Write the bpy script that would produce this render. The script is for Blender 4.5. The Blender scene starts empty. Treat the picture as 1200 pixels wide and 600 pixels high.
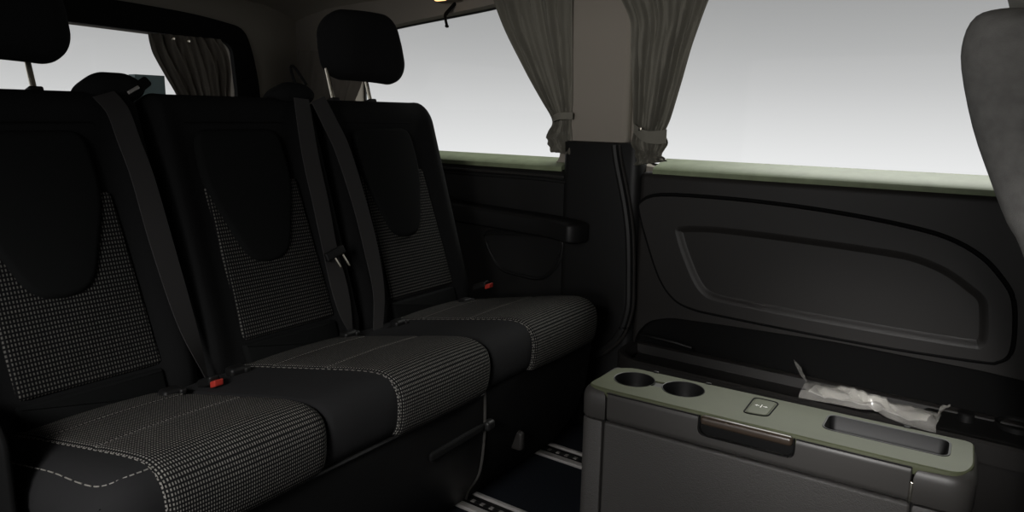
import bpy, bmesh, math, random
from mathutils import Vector, Matrix, noise
random.seed(7)
S = bpy.context.scene
COL = S.collection
PI = math.pi

# ------------------------------------------------------------------ materials
def new_mat(name):
    m = bpy.data.materials.new(name); m.use_nodes = True
    nt = m.node_tree
    return m, nt, nt.nodes['Principled BSDF']

def mat(name, col, rough=.6, metal=0., bump=0., bscale=400., spec=.5, sheen=0., vary=0., vscale=6., trans=0., coat=0., emit=None):
    m, nt, p = new_mat(name)
    p.inputs['Base Color'].default_value = (*col, 1)
    p.inputs['Roughness'].default_value = rough
    p.inputs['Metallic'].default_value = metal
    p.inputs['Specular IOR Level'].default_value = spec
    p.inputs['Sheen Weight'].default_value = sheen
    p.inputs['Transmission Weight'].default_value = trans
    p.inputs['Coat Weight'].default_value = coat
    if emit:
        p.inputs['Emission Color'].default_value = (*emit[:3], 1)
        p.inputs['Emission Strength'].default_value = emit[3]
    tc = nt.nodes.new('ShaderNodeTexCoord')
    if bump:
        n = nt.nodes.new('ShaderNodeTexNoise'); n.inputs['Scale'].default_value = bscale
        n.inputs['Detail'].default_value = 3
        b = nt.nodes.new('ShaderNodeBump'); b.inputs['Strength'].default_value = bump
        b.inputs['Distance'].default_value = .002
        nt.links.new(tc.outputs['Object'], n.inputs['Vector'])
        nt.links.new(n.outputs['Fac'], b.inputs['Height'])
        nt.links.new(b.outputs['Normal'], p.inputs['Normal'])
    if vary:
        n = nt.nodes.new('ShaderNodeTexNoise'); n.inputs['Scale'].default_value = vscale
        n.inputs['Detail'].default_value = 5
        r = nt.nodes.new('ShaderNodeValToRGB')
        r.color_ramp.elements[0].position = .3; r.color_ramp.elements[1].position = .7
        r.color_ramp.elements[0].color = (*[c*(1-vary) for c in col], 1)
        r.color_ramp.elements[1].color = (*[min(1, c*(1+vary)) for c in col], 1)
        nt.links.new(tc.outputs['Object'], n.inputs['Vector'])
        nt.links.new(n.outputs['Fac'], r.inputs['Fac'])
        nt.links.new(r.outputs['Color'], p.inputs['Base Color'])
    return m

def weave_mat(name, pu, pv, dark, light, du=.27, dv=.3):
    """woven seat cloth: rows of small pale dashes on black, in UV metres"""
    m, nt, p = new_mat(name)
    p.inputs['Roughness'].default_value = .9
    p.inputs['Specular IOR Level'].default_value = .15
    uv = nt.nodes.new('ShaderNodeUVMap')
    sep = nt.nodes.new('ShaderNodeSeparateXYZ')
    nt.links.new(uv.outputs['UV'], sep.inputs[0])
    def mth(op, a, b=None):
        n = nt.nodes.new('ShaderNodeMath'); n.operation = op
        for i, v in enumerate((a, b)):
            if v is None: continue
            if isinstance(v, (int, float)): n.inputs[i].default_value = v
            else: nt.links.new(v, n.inputs[i])
        return n.outputs[0]
    def band(src, per, half):
        f = mth('FRACT', mth('DIVIDE', src, per))
        d = mth('ABSOLUTE', mth('SUBTRACT', f, .5))
        mr = nt.nodes.new('ShaderNodeMapRange')
        mr.inputs['From Min'].default_value = half-.08; mr.inputs['From Max'].default_value = half+.08
        mr.inputs['To Min'].default_value = 1; mr.inputs['To Max'].default_value = 0
        nt.links.new(d, mr.inputs['Value'])
        return mr.outputs['Result']
    mk = mth('MULTIPLY', band(sep.outputs['X'], pu, du), band(sep.outputs['Y'], pv, dv))
    nz = nt.nodes.new('ShaderNodeTexNoise'); nz.inputs['Scale'].default_value = 260; nz.inputs['Detail'].default_value = 2
    nt.links.new(uv.outputs['UV'], nz.inputs['Vector'])
    mk = mth('MULTIPLY', mk, mth('MULTIPLY', nz.outputs['Fac'], 1.9)); mk = mth('MINIMUM', mk, 1.0)
    mix = nt.nodes.new('ShaderNodeMix'); mix.data_type = 'RGBA'
    mix.inputs['A'].default_value = (*dark, 1); mix.inputs['B'].default_value = (*light, 1)
    nt.links.new(mk, mix.inputs['Factor'])
    nt.links.new(mix.outputs['Result'], p.inputs['Base Color'])
    b = nt.nodes.new('ShaderNodeBump'); b.inputs['Strength'].default_value = .4; b.inputs['Distance'].default_value = .001
    nt.links.new(mk, b.inputs['Height']); nt.links.new(b.outputs['Normal'], p.inputs['Normal'])
    return m

def teeth_mat():
    m, nt, p = new_mat('slotted_metal'); p.inputs['Roughness'].default_value = .5
    tc = nt.nodes.new('ShaderNodeTexCoord'); sp = nt.nodes.new('ShaderNodeSeparateXYZ')
    mu = nt.nodes.new('ShaderNodeMath'); mu.operation = 'DIVIDE'; mu.inputs[1].default_value = .03
    fr = nt.nodes.new('ShaderNodeMath'); fr.operation = 'FRACT'
    lt = nt.nodes.new('ShaderNodeMath'); lt.operation = 'LESS_THAN'; lt.inputs[1].default_value = .38
    mx = nt.nodes.new('ShaderNodeMix'); mx.data_type = 'RGBA'
    mx.inputs['A'].default_value = (.004, .004, .004, 1); mx.inputs['B'].default_value = (.22, .21, .2, 1)
    nt.links.new(tc.outputs['Object'], sp.inputs[0]); nt.links.new(sp.outputs['X'], mu.inputs[0])
    nt.links.new(mu.outputs[0], fr.inputs[0]); nt.links.new(fr.outputs[0], lt.inputs[0])
    nt.links.new(lt.outputs[0], mx.inputs['Factor']); nt.links.new(mx.outputs['Result'], p.inputs['Base Color'])
    return m

def glass_mat():
    m, nt, p = new_mat('window_glass')
    nt.nodes.remove(p)
    out = nt.nodes['Material Output']
    t = nt.nodes.new('ShaderNodeBsdfTransparent'); t.inputs['Color'].default_value = (.985, .99, .985, 1)
    g = nt.nodes.new('ShaderNodeBsdfGlossy'); g.inputs['Roughness'].default_value = .02
    mx = nt.nodes.new('ShaderNodeMixShader'); mx.inputs[0].default_value = .012
    nt.links.new(t.outputs[0], mx.inputs[1]); nt.links.new(g.outputs[0], mx.inputs[2])
    nt.links.new(mx.outputs[0], out.inputs['Surface'])
    return m

def film_mat():
    m, nt, p = new_mat('clear_film')
    out = nt.nodes['Material Output']
    p.inputs['Base Color'].default_value = (.75, .73, .68, 1)
    p.inputs['Roughness'].default_value = .16
    p.inputs['Specular IOR Level'].default_value = .9
    t = nt.nodes.new('ShaderNodeBsdfTransparent')
    mx = nt.nodes.new('ShaderNodeMixShader'); mx.inputs[0].default_value = .3
    nt.links.new(t.outputs[0], mx.inputs[1]); nt.links.new(p.outputs[0], mx.inputs[2])
    nt.links.new(mx.outputs[0], out.inputs['Surface'])
    return m

M = dict(
    fabric=mat('black_fabric', (.0125, .0128, .0132), .95, bump=.25, bscale=900, spec=.12),
    wedge=mat('black_smooth_fabric', (.0095, .0102, .0102), .9, bump=.15, bscale=1100, spec=.12),
    bolster=mat('dark_bolster_fabric', (.02, .02, .021), .9, bump=.25, bscale=900, spec=.2),
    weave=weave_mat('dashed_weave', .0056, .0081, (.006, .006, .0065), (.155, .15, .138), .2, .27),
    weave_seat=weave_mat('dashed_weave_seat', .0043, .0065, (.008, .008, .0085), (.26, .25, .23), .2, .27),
    thread=mat('grey_thread', (.24, .23, .21), .8),
    belt=mat('belt_webbing', (.042, .040, .040), .65, bump=.2, bscale=700, spec=.3),
    plastic=mat('black_plastic', (.0095, .0095, .0095), .5, bump=.1, bscale=700, spec=.4),
    trim=mat('dark_trim_plastic', (.011, .0108, .0106), .48, bump=.12, bscale=900, spec=.45),
    door=mat('door_plastic', (.024, .022, .0205), .5, bump=.1, bscale=900, spec=.45),
    sill=mat('green_lit_sill_plastic', (.28, .33, .2), .5, bump=.1, bscale=500, spec=.5, vary=.12, vscale=25),  # bright greenish light from the glass is put into this colour
    black=mat('matt_black', (.004, .004, .004), .8, spec=.2),
    seam=mat('grey_seam', (.07, .067, .062), .6),
    rubber=mat('rubber_seal', (.014, .014, .014), .55, spec=.4),
    head=mat('headliner_cloth', (.33, .30, .262), .95, bump=.2, bscale=500, spec=.1),
    pillar=mat('pillar_cloth', (.37, .335, .29), .95, bump=.25, bscale=800, spec=.1),
    carpet=mat('dark_carpet', (.012, .014, .018), 1., bump=.8, bscale=500, spec=.05, vary=.4, vscale=300),
    alu=mat('brushed_aluminium', (.5, .48, .46), .45, metal=.4, bump=.05, bscale=300),
    chrome=mat('chrome', (.85, .8, .68), .25, metal=1.),
    bronze=mat('satin_bronze_plastic', (.05, .036, .026), .28, spec=.7, coat=.2),
    table=mat('grained_table_plastic', (.058, .055, .052), .52, bump=.5, bscale=420, spec=.45),
    tablesm=mat('smooth_table_plastic', (.052, .049, .046), .42, bump=.06, bscale=700, spec=.5),
    tabletop=mat('green_lit_table_top', (.090, .098, .056), .5, bump=.1, bscale=900, spec=.3, vary=.08, vscale=12),  # olive tone is window light put into the base colour
    curtain=mat('grey_curtain_cloth', (.235, .225, .19), .9, bump=.25, bscale=900, spec=.15),
    curtain_dark=mat('shadowed_grey_curtain_cloth', (.24, .215, .185), .9, bump=.25, bscale=900, spec=.15),
    red=mat('red_plastic', (.55, .05, .035), .4),
    white=mat('white_print', (.85, .85, .82), .6),
    paper=mat('white_paper', (.9, .88, .83), .8),
    teeth=teeth_mat(), film=film_mat(), glass=glass_mat(),
    teal=mat('dark_teal_plastic', (.30, .42, .43), .6),
    greyseat=mat('grey_seat_fabric', (.38, .37, .35), .95, bump=.35, bscale=700, spec=.15, vary=.12, vscale=60),
    greyhead=mat('pale_grey_seat_fabric', (.55, .54, .48), .9, bump=.3, bscale=700, spec=.15),
    lamp=mat('lamp_lens', (.9, .6, .3), .3, emit=(1, .55, .2, 2.0)),
)

# ------------------------------------------------------------------ mesh helpers
class MB:
    def __init__(s): s.v = []; s.f = []; s.uv = []
    def add(s, vs, fs, uvs=None):
        o = len(s.v); s.v += [tuple(v) for v in vs]
        s.uv += [tuple(u) for u in uvs] if uvs else [(0, 0)]*len(vs)
        s.f += [tuple(i+o for i in f) for f in fs]
        return s
    def map(s, fn): s.v = [tuple(fn(Vector(v))) for v in s.v]; return s
    def mesh(s, name, m, angle=35):
        me = bpy.data.meshes.new(name); me.from_pydata(s.v, [], s.f); me.validate()
        lay = me.uv_layers.new(name='UVMap')
        for l in me.loops: lay.data[l.index].uv = s.uv[l.vertex_index]
        bm = bmesh.new(); bm.from_mesh(me)
        bmesh.ops.remove_doubles(bm, verts=bm.verts, dist=1e-6)
        bmesh.ops.recalc_face_normals(bm, faces=bm.faces)
        bm.to_mesh(me); bm.free()
        me.materials.append(m); me.shade_smooth(); me.set_sharp_from_angle(angle=math.radians(angle))
        return me
    def build(s, name, m, parent=None, angle=35):
        o = bpy.data.objects.new(name, s.mesh(name, m, angle)); COL.objects.link(o)
        if parent: attach(o, parent)
        return o

def attach(o, p):
    o.parent = p
    w = WORLD.get(p.name)
    o.matrix_parent_inverse = w.inverted() if w else Matrix.Identity(4)
WORLD = {}

def tag(o, label=None, cat=None, group=None, kind=None):
    if label: o['label'] = label
    if cat: o['category'] = cat
    if group: o['group'] = group
    if kind: o['kind'] = kind
    return o
def empty(name, loc, label, cat, group=None):
    o = bpy.data.objects.new(name, None); COL.objects.link(o)
    o.location = loc; o.empty_display_size = .05
    WORLD[o.name] = Matrix.Translation(loc)
    return tag(o, label, cat, group)
def struct(o): o['kind'] = 'structure'; return o

def axis(h, r, n, k):
    if r <= 1e-6: return [-h + 2*h*i/n for i in range(n+1)]
    a = [-h + r*(1-math.tan(PI/4*(1-i/k))) for i in range(k)]
    b = [-(h-r) + 2*(h-r)*i/n for i in range(n+1)]
    return a + b + [-x for x in reversed(a)]
def rbox(c, size, r, n=(1, 1, 1), k=4, mb=None):
    """rounded box; r is one radius or one per axis"""
    mb = mb or MB()
    h = [x/2 for x in size]
    rv = [min(q, hh*.999) for q, hh in zip((r if hasattr(r, '__len__') else (r,)*3), h)]
    ax = [axis(h[i], rv[i], n[i], k) for i in range(3)]
    def pt(p):
        q = [max(-(h[i]-rv[i]), min(h[i]-rv[i], p[i])) for i in range(3)]
        d = Vector([(p[i]-q[i])/rv[i] for i in range(3)])
        L = d.length
        if L > 1e-9: d /= L
        return Vector([c[i]+q[i]+d[i]*rv[i] for i in range(3)])
    for i in range(3):
        j, l = (i+1) % 3, (i+2) % 3
        for sg in (-1, 1):
            vs, fs = [], []
            A, Bx = ax[j], ax[l]
            for a in A:
                for b in Bx:
                    p = [0, 0, 0]; p[i] = sg*h[i]; p[j] = a; p[l] = b
                    vs.append(pt(p))
            for ia in range(len(A)-1):
                for ib in range(len(Bx)-1):
                    q = (ia*len(Bx)+ib, (ia+1)*len(Bx)+ib, (ia+1)*len(Bx)+ib+1, ia*len(Bx)+ib+1)
                    fs.append(q if sg > 0 else q[::-1])
            mb.add(vs, fs)
    return mb

def smooth(pts, n=8, closed=False):
    P = [Vector(p) for p in pts]; out = []; N = len(P)
    for i in range(N if closed else N-1):
        if closed: p0, p1, p2, p3 = P[i-1], P[i], P[(i+1) % N], P[(i+2) % N]
        else: p0, p1, p2, p3 = P[max(0, i-1)], P[i], P[i+1], P[min(N-1, i+2)]
        for j in range(n):
            t = j/n
            out.append(.5*((2*p1) + (p2-p0)*t + (2*p0-5*p1+4*p2-p3)*t*t + (3*p1-p0-3*p2+p3)*t**3))
    if not closed: out.append(P[-1])
    return out

def tube(pts, r, n=8, closed=False, mb=None, flat=1., up=Vector((0, 0, 1))):
    mb = mb or MB(); P = [Vector(p) for p in pts]; N = len(P); vs = []
    for i, p in enumerate(P):
        t = (P[(i+1) % N]-P[i-1]) if closed else (P[min(N-1, i+1)]-P[max(0, i-1)])
        t.normalize()
        u = up if abs(t.dot(up)) < .95 else Vector((0, 1, 0))
        a = t.cross(u).normalized(); b = a.cross(t).normalized()
        rr = r[i] if hasattr(r, '__len__') else r
        for k in range(n):
            an = 2*PI*k/n
            vs.append(p + a*math.cos(an)*rr + b*math.sin(an)*rr*flat)
    fs = []
    for i in range(N if closed else N-1):
        for k in range(n):
            i2 = (i+1) % N
            fs.append((i*n+k, i*n+(k+1) % n, i2*n+(k+1) % n, i2*n+k))
    if not closed: fs += [tuple(range(n))[::-1], tuple((N-1)*n+k for k in range(n))]
    return mb.add(vs, fs)

def grid_sheet(fn, nu, nv, thick=0., mb=None):
    """fn(u,v)->(point, uv, normal)"""
    mb = mb or MB(); vs, uv, back = [], [], []
    for i in range(nu+1):
        for j in range(nv+1):
            p, t, nr = fn(i/nu, j/nv)
            vs.append(Vector(p)); uv.append(t)
            if thick: back.append(Vector(p)-Vector(nr)*thick)
    w = nv+1
    fs = [(i*w+j, (i+1)*w+j, (i+1)*w+j+1, i*w+j+1) for i in range(nu) for j in range(nv)]
    if thick:
        o = len(vs)
        fs += [tuple(o+q for q in reversed(f)) for f in fs]
        rim = [i*w for i in range(nu+1)] + [nu*w+j for j in range(1, w)] + [i*w+nv for i in range(nu-1, -1, -1)] + [j for j in range(nv-1, 0, -1)]
        for a, b in zip(rim, rim[1:]+rim[:1]): fs.append((b, a, o+a, o+b))
        vs += back; uv += uv
    return mb.add(vs, fs, uv)

def inset2(P, d):
    N = len(P); out = []
    area = sum(P[i][0]*P[(i+1) % N][1]-P[(i+1) % N][0]*P[i][1] for i in range(N))
    sg = 1 if area > 0 else -1
    for i in range(N):
        a, b, c = Vector(P[i-1]), Vector(P[i]), Vector(P[(i+1) % N])
        e1 = (b-a).normalized(); e2 = (c-b).normalized()
        n1 = Vector((-e1.y, e1.x)); n2 = Vector((-e2.y, e2.x))
        n = n1+n2
        if n.length < 1e-6: n = n1
        n.normalize()
        out.append(tuple(b + n*sg*d/max(.5, n.dot(n1))))
    return out
def round_poly(P, r, k=5):
    """round the corners of a 2D polygon"""
    out = []; N = len(P)
    for i in range(N):
        a, b, c = Vector(P[i-1]), Vector(P[i]), Vector(P[(i+1) % N])
        rr = r[i] if hasattr(r, '__len__') else r
        d1 = (a-b); d2 = (c-b)
        l = min(rr, d1.length*.49, d2.length*.49)
        p = b+d1.normalized()*l; q = b+d2.normalized()*l
        for j in range(k+1):
            t = j/k
            out.append(tuple(p*(1-t)**2 + b*2*t*(1-t) + q*t*t))
    return out
def puff(P, place, h, edge, base=-.004, mb=None, steps=4):
    """raised cushion-like panel over a 2D outline; place(a,b,height)->3D"""
    mb = mb or MB(); N = len(P)
    rings = [(P, base)] + [(inset2(P, edge*(1-math.cos(PI/2*i/steps))), h*math.sin(PI/2*i/steps)) for i in range(steps+1)]
    vs, uv, fs = [], [], []
    for R, hh in rings:
        for a, b in R: vs.append(place(a, b, hh)); uv.append((a, b))
    for r in range(len(rings)-1):
        for i in range(N):
            j = (i+1) % N
            fs.append((r*N+i, r*N+j, (r+1)*N+j, (r+1)*N+i))
    fs.append(tuple((len(rings)-1)*N+i for i in range(N)))
    return mb.add(vs, fs, uv)
def dish(P, place, profile, mb=None):
    """concentric inset rings: profile = [(inset, height), ...]; last ring is filled"""
    mb = mb or MB(); N = len(P); vs, uv, fs = [], [], []
    for d, hh in profile:
        for a, b in (inset2(P, d) if abs(d) > 1e-9 else P): vs.append(place(a, b, hh)); uv.append((a, b))
    for r in range(len(profile)-1):
        for i in range(N):
            j = (i+1) % N
            fs.append((r*N+i, r*N+j, (r+1)*N+j, (r+1)*N+i))
    fs.append(tuple((len(profile)-1)*N+i for i in range(N)))
    return mb.add(vs, fs, uv)
def rect_rings(u0, u1, v0, v1, rad, place, prof, k=6):
    """closed solid from inset rounded rectangles: prof = [(inset, height), ...] bottom to top"""
    vs, fs = [], []
    for d, h in prof:
        P = round_poly([(u0+d, v0+d), (u1-d, v0+d), (u1-d, v1-d), (u0+d, v1-d)], [max(.001, r-d) for r in rad], k)
        N = len(P); vs += [place(a, b, h) for a, b in P]
    for r in range(len(prof)-1):
        fs += [(r*N+i, r*N+(i+1) % N, (r+1)*N+(i+1) % N, (r+1)*N+i) for i in range(N)]
    fs += [tuple(range(N))[::-1], tuple((len(prof)-1)*N+i for i in range(N))]
    return MB().add(vs, fs)
def prism(P, place, h0, h1, mb=None):
    return dish(P, place, [(0, h0), (0, h1)], mb).add([place(a, b, h0) for a, b in P], [tuple(range(len(P)))[::-1]])
def lathe(prof, c, n=28, mb=None):
    mb = mb or MB(); vs, fs = [], []
    for r, z in prof:
        for k in range(n): vs.append((c[0]+r*math.cos(2*PI*k/n), c[1]+r*math.sin(2*PI*k/n), c[2]+z))
    for i in range(len(prof)-1):
        for k in range(n):
            fs.append((i*n+k, i*n+(k+1) % n, (i+1)*n+(k+1) % n, (i+1)*n+k))
    return mb.add(vs, fs)

def carve(o, cutters, angle=35, solver='EXACT'):
    """boolean-subtract closed MBs from a mesh object, then drop the cutters"""
    tmp = []
    for i, c in enumerate(cutters):
        k = c.build('cut', M['black']); tmp.append(k)
        b = o.modifiers.new('b', 'BOOLEAN'); b.operation = 'DIFFERENCE'; b.object = k; b.solver = solver
    bpy.context.view_layer.update()
    dg = bpy.context.evaluated_depsgraph_get()
    me = bpy.data.meshes.new_from_object(o.evaluated_get(dg))
    o.modifiers.clear(); old = o.data; o.data = me; me.name = o.name
    for k in tmp:
        d = k.data; bpy.data.objects.remove(k); bpy.data.meshes.remove(d)
    bpy.data.meshes.remove(old)
    mm = me.materials[0]; me.materials.clear(); me.materials.append(mm)
    for p in me.polygons: p.material_index = 0
    me.shade_smooth(); me.set_sharp_from_angle(angle=math.radians(angle))
    return o

# ------------------------------------------------------------------ van shell
YW = 2.0                      # inner face of the left body side
XR = -2.55                    # inner face of the tailgate
wxz = lambda y: (lambda a, b, h: Vector((a, y-h, b)))      # outline in x,z on a y plane; height points into the cabin
ryz = lambda x: (lambda a, b, h: Vector((x+h, a, b)))      # outline in y,z on an x plane

fl = rbox((-.6, 1.0, -.03), (3.9, 2.2, .06), .004).build('floor', M['carpet']); struct(fl)
# roof lining: flat centre, coved down to the side and tail walls
def roof():
    xs = [XR-.05, XR+.02, XR+.08, XR+.2, XR+.4, XR+.8, -1.2, -.4, .4, 1.33]
    ys = [-.5, 0, .5, 1.0, 1.4, 1.7, 1.85, 1.93, 1.98, 2.05]
    def z(x, y):
        dx = max(0, 1-(x-XR)/.5); dy = max(0, 1-(2.03-y)/.35)
        return 1.47 - .05*dx**3 - .075*dy**3
    vs = [(x, y, z(x, y)) for x in xs for y in ys] + [(x, y, 1.53) for x in xs for y in ys]
    w = len(ys); n = len(xs)*w
    fs = [(i*w+j, i*w+j+1, (i+1)*w+j+1, (i+1)*w+j) for i in range(len(xs)-1) for j in range(w-1)]
    fs += [tuple(n+q for q in reversed(f)) for f in fs]
    rim = [i*w for i in range(len(xs))] + [(len(xs)-1)*w+j for j in range(1, w)] + [i*w+w-1 for i in range(len(xs)-2, -1, -1)] + [j for j in range(w-2, 0, -1)]
    fs += [(a, b, n+b, n+a) for a, b in zip(rim, rim[1:]+rim[:1])]
    return MB().add(vs, fs)
struct(roof().build('ceiling', M['head']))

W1 = round_poly([(-2.20, .838), (-1.243, .838), (-1.225, 1.405), (-1.5, 1.36), (-2.0, 1.318), (-2.20, 1.295)], [.06, .05, .05, .3, .3, .08])
W2 = round_poly([(-.965, .853), (.78, .853), (.74, 1.41), (-.93, 1.41)], .05)
wl = rbox((-.65, 2.03, .74), (3.9, .06, 1.48), .003).build('wall_left', M['head'])
struct(carve(wl, [prism(W1, wxz(2.2), 0, .4), prism(W2, wxz(2.2), 0, .4)]))
for nm, P in (('window_1', W1), ('window_2', W2)):
    g = prism(inset2(P, -.012), wxz(2.062), 0, .004).build(nm, M['glass']); struct(g)
    fr = dish(P, wxz(2.055), [(-.012, 0), (-.012, .008), (.006, .008), (.006, 0)], MB())
    fr.f = fr.f[:-1]
    fr.build('window_seal', M['rubber'], g)

# tailgate wall with its window
W3 = round_poly([(-.05, 1.02), (1.70, 1.02), (1.685, 1.225), (1.66, 1.250), (1.38, 1.258), (1.1, 1.265), (-.05, 1.265)], [.04, .05, .04, .05, .1, .1, .04])
wr = rbox((XR-.03, .95, .74), (.06, 2.2, 1.48), .003).build('wall_rear', M['head'])
struct(carve(wr, [prism(W3, ryz(XR-.2), 0, .4)]))
g = prism(inset2(W3, -.012), ryz(XR-.055), 0, .004).build('window_3', M['glass']); struct(g)
O3 = [(-.10, .93), (1.80, .93), (1.795, 1.10), (1.772, 1.225), (1.74, 1.31), (1.55, 1.338), (1.22, 1.352), (-.10, 1.36)]
O3 = round_poly(O3, [.05, .05, .1, .1, .06, .15, .2, .05])
fr = prism(O3, ryz(XR), -.002, .022).build('window_frame', M['black'], g)
carve(fr, [prism(W3, ryz(XR-.2), 0, .4)])
struct(rbox((XR+.055, .95, .885), (.13, 2.1, .07), .015).build('trim_4', M['plastic']))
# near side (open sliding door) and unseen panel added ahead to darken the cabin
nw = rbox((-.65, -.46, .74), (3.9, .06, 1.48), .003).build('wall_right', M['head'])
struct(carve(nw, [prism(round_poly([(-1.5, .02), (.15, .02), (.15, 1.36), (-1.5, 1.36)], .08), wxz(-.2), 0, .6)]))  # opening sized for the light it lets in
struct(rbox((1.3, .95, .74), (.05, 2.9, 1.48), .003).build('front_light_blocker', M['head']))
fl2 = None

# lower side trim behind the bench (quarter panel), with armrest shelf and pocket
q = rbox((-1.775, 1.995, .4195), (1.47, .07, .819), (.02, .022, .022), n=(6, 1, 6)).build('trim_1', M['trim']); struct(q)
sl = MB()
def sill(x0, x1, yb, zb, yf, zf):
    mb = MB(); n = 24
    prof = [(yb, zb-.03), (yb, zb), ((yb+yf)/2, (zb+zf)/2+.002), (yf+.012, zf+.004), (yf+.004, zf-.002), (yf+.003, zf-.008), (yf+.012, zf-.03)]
    vs = []; w = len(prof)
    for i in range(n+1):
        x = x0+(x1-x0)*i/n
        for y, z in prof: vs.append((x, y, z))
    fs = [(i*w+j, (i+1)*w+j, (i+1)*w+(j+1) % w, i*w+(j+1) % w) for i in range(n) for j in range(w)]
    fs += [tuple(range(w)), tuple(n*w+j for j in range(w))[::-1]]
    return mb.add(vs, fs)
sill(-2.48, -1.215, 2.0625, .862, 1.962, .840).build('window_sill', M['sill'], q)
arm = rbox((-1.77, 1.945, .662), (1.36, .10, .072), (.04, .045, .014), n=(20, 2, 2), k=5)
arm.map(lambda v: Vector((v.x, v.y - .035*math.exp(-((v.x+1.12)/.06)**2), v.z - .035*(v.x+1.64))))
arm.build('armrest_shelf', M['plastic'], q)
tube(smooth([(-2.4, 1.957, .80), (-1.66, 1.957, .795), (-1.25, 1.957, .795), (-1.13, 1.957, .775), (-1.075, 1.957, .735), (-1.055, 1.957, .69)]), .006).build('trim_seam', M['rubber'], q)
rbox((-1.82, 1.955, .808), (1.25, .012, .008), .003).build('trim_ledge', M['door'], q)
SP = round_poly([(-1.515, .595), (-1.19, .615), (-1.215, .52), (-1.275, .465), (-1.44, .475), (-1.49, .53)], .05)
dish(SP, wxz(1.956), [(-.012, 0), (-.006, .004), (0, .002), (.006, .0008)]).build('side_pocket', M['plastic'], q)
tube(smooth([(p[0], 1.953, p[1]) for p in SP[::3]], 3, True), .003, 6, True).build('pocket_rim', M['trim'], q)

# pillar between the windows: cloth cover above, plastic below, rubber door seal
pl = rbox((-1.093, 1.985, 1.19), (.205, .05, .545), (.018, .018, .004), n=(2, 1, 4)).build('trim_2', M['pillar']); struct(pl)
pb = rbox((-1.07, 1.985, .462), (.27, .075, .925), (.03, .03, .006), n=(2, 1, 8)).build('trim_3', M['plastic']); struct(pb)
seal = smooth([(-1.018, 1.945, .915), (-1.006, 1.943, .86), (-.972, 1.94, .74), (-.953, 1.937, .64), (-.943, 1.935, .5), (-.942, 1.932, .42), (-.965, 1.93, .34), (-1.01, 1.925, .285), (-1.04, 1.92, .26)])
tube(seal, .011, 8).build('door_seal', M['rubber'], pb)
tube([p+Vector((.018, -.002, .002)) for p in seal], .0045, 6).build('seal_lip', M['door'], pb)

# sliding door: big moulded panel, recess, pocket shelf
POCK = round_poly([(-0.9302, 0.3028), (-0.9208, 0.3432), (-0.8863, 0.3906), (-0.8157, 0.4142), (-0.6477, 0.4220), (-0.3531, 0.4312), (-0.1828, 0.4284), (-0.0274, 0.4262), (0.0492, 0.4210), (.9, .37), (.9, .27), (-.88, .27)][::-1], .03)
dr = rbox((.02, 1.995, .4305), (1.92, .07, .821), (.02, .022, .022), n=(8, 1, 6)).build('door_1', M['door'])
struct(carve(dr, [prism(POCK, wxz(2.02), 0, .2)]))
prism(inset2(POCK, -.004), wxz(1.999), 0, .004).build('pocket_back', M['black'], dr)  # black sheet paints in the shade of the deep pocket
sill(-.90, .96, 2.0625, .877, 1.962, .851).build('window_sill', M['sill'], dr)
PN = [(-.945, .775), (-.60, .790), (-.30, .748), (-.14, .690), (-.03, .610), (.008, .555), (.005, .465), (-.03, .425), (-.4, .437), (-.74, .448), (-.80, .455), (-.86, .52), (-.92, .64), (-.948, .73)]
PN = [(-0.9269, 0.7526), (-0.8655, 0.7778), (-0.6752, 0.7831), (-0.4919, 0.7777), (-0.3457, 0.7667), (-0.2295, 0.7526), (-0.1378, 0.7336), (-0.0654, 0.6978), (-0.0166, 0.6484), (0.0083, 0.6042), (0.0193, 0.5294), (0.0177, 0.4779), (-0.0025, 0.4549), (-0.0351, 0.4477), (-0.2145, 0.4416), (-0.4178, 0.4418), (-0.6496, 0.4469), (-0.7464, 0.4526), (-0.8060, 0.4735), (-0.8558, 0.5310), (-0.9038, 0.6417), (-0.9307, 0.7215)]
PNs = [(v.x, v.y) for v in smooth([(a, b, 0) for a, b in PN], 4, True)]
RC = [(-0.8052, 0.6893), (-0.7144, 0.7013), (-0.5945, 0.7020), (-0.4393, 0.6985), (-0.2972, 0.6932), (-0.2026, 0.6858), (-0.1287, 0.6624), (-0.0732, 0.6275), (-0.0433, 0.6017), (-0.0335, 0.5626), (-0.0283, 0.5061), (-0.0389, 0.4831), (-0.0638, 0.4779), (-0.2169, 0.4769), (-0.4189, 0.4792), (-0.6246, 0.4858), (-0.6993, 0.4932), (-0.7395, 0.5221), (-0.7747, 0.5826), (-0.8056, 0.6543)]
RCs = [(v.x, v.y) for v in smooth([(a, b, 0) for a, b in RC], 4, True)]
tube([(a, 1.9595, b) for a, b in PNs], .005, 8, True).build('panel_groove', M['black'], dr)
pan = prism(inset2(PNs, .005), wxz(1.966), 0, .016).build('door_panel', M['door'], dr)
carve(pan, [prism(RCs, wxz(1.9655), 0, .1)])
dish(RCs, wxz(1.96), [(-.003, .010), (.004, .0095), (.012, .004), (.02, -.0), (.03, -.0025)]).build('recess', M['door'], dr, 70)
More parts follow.
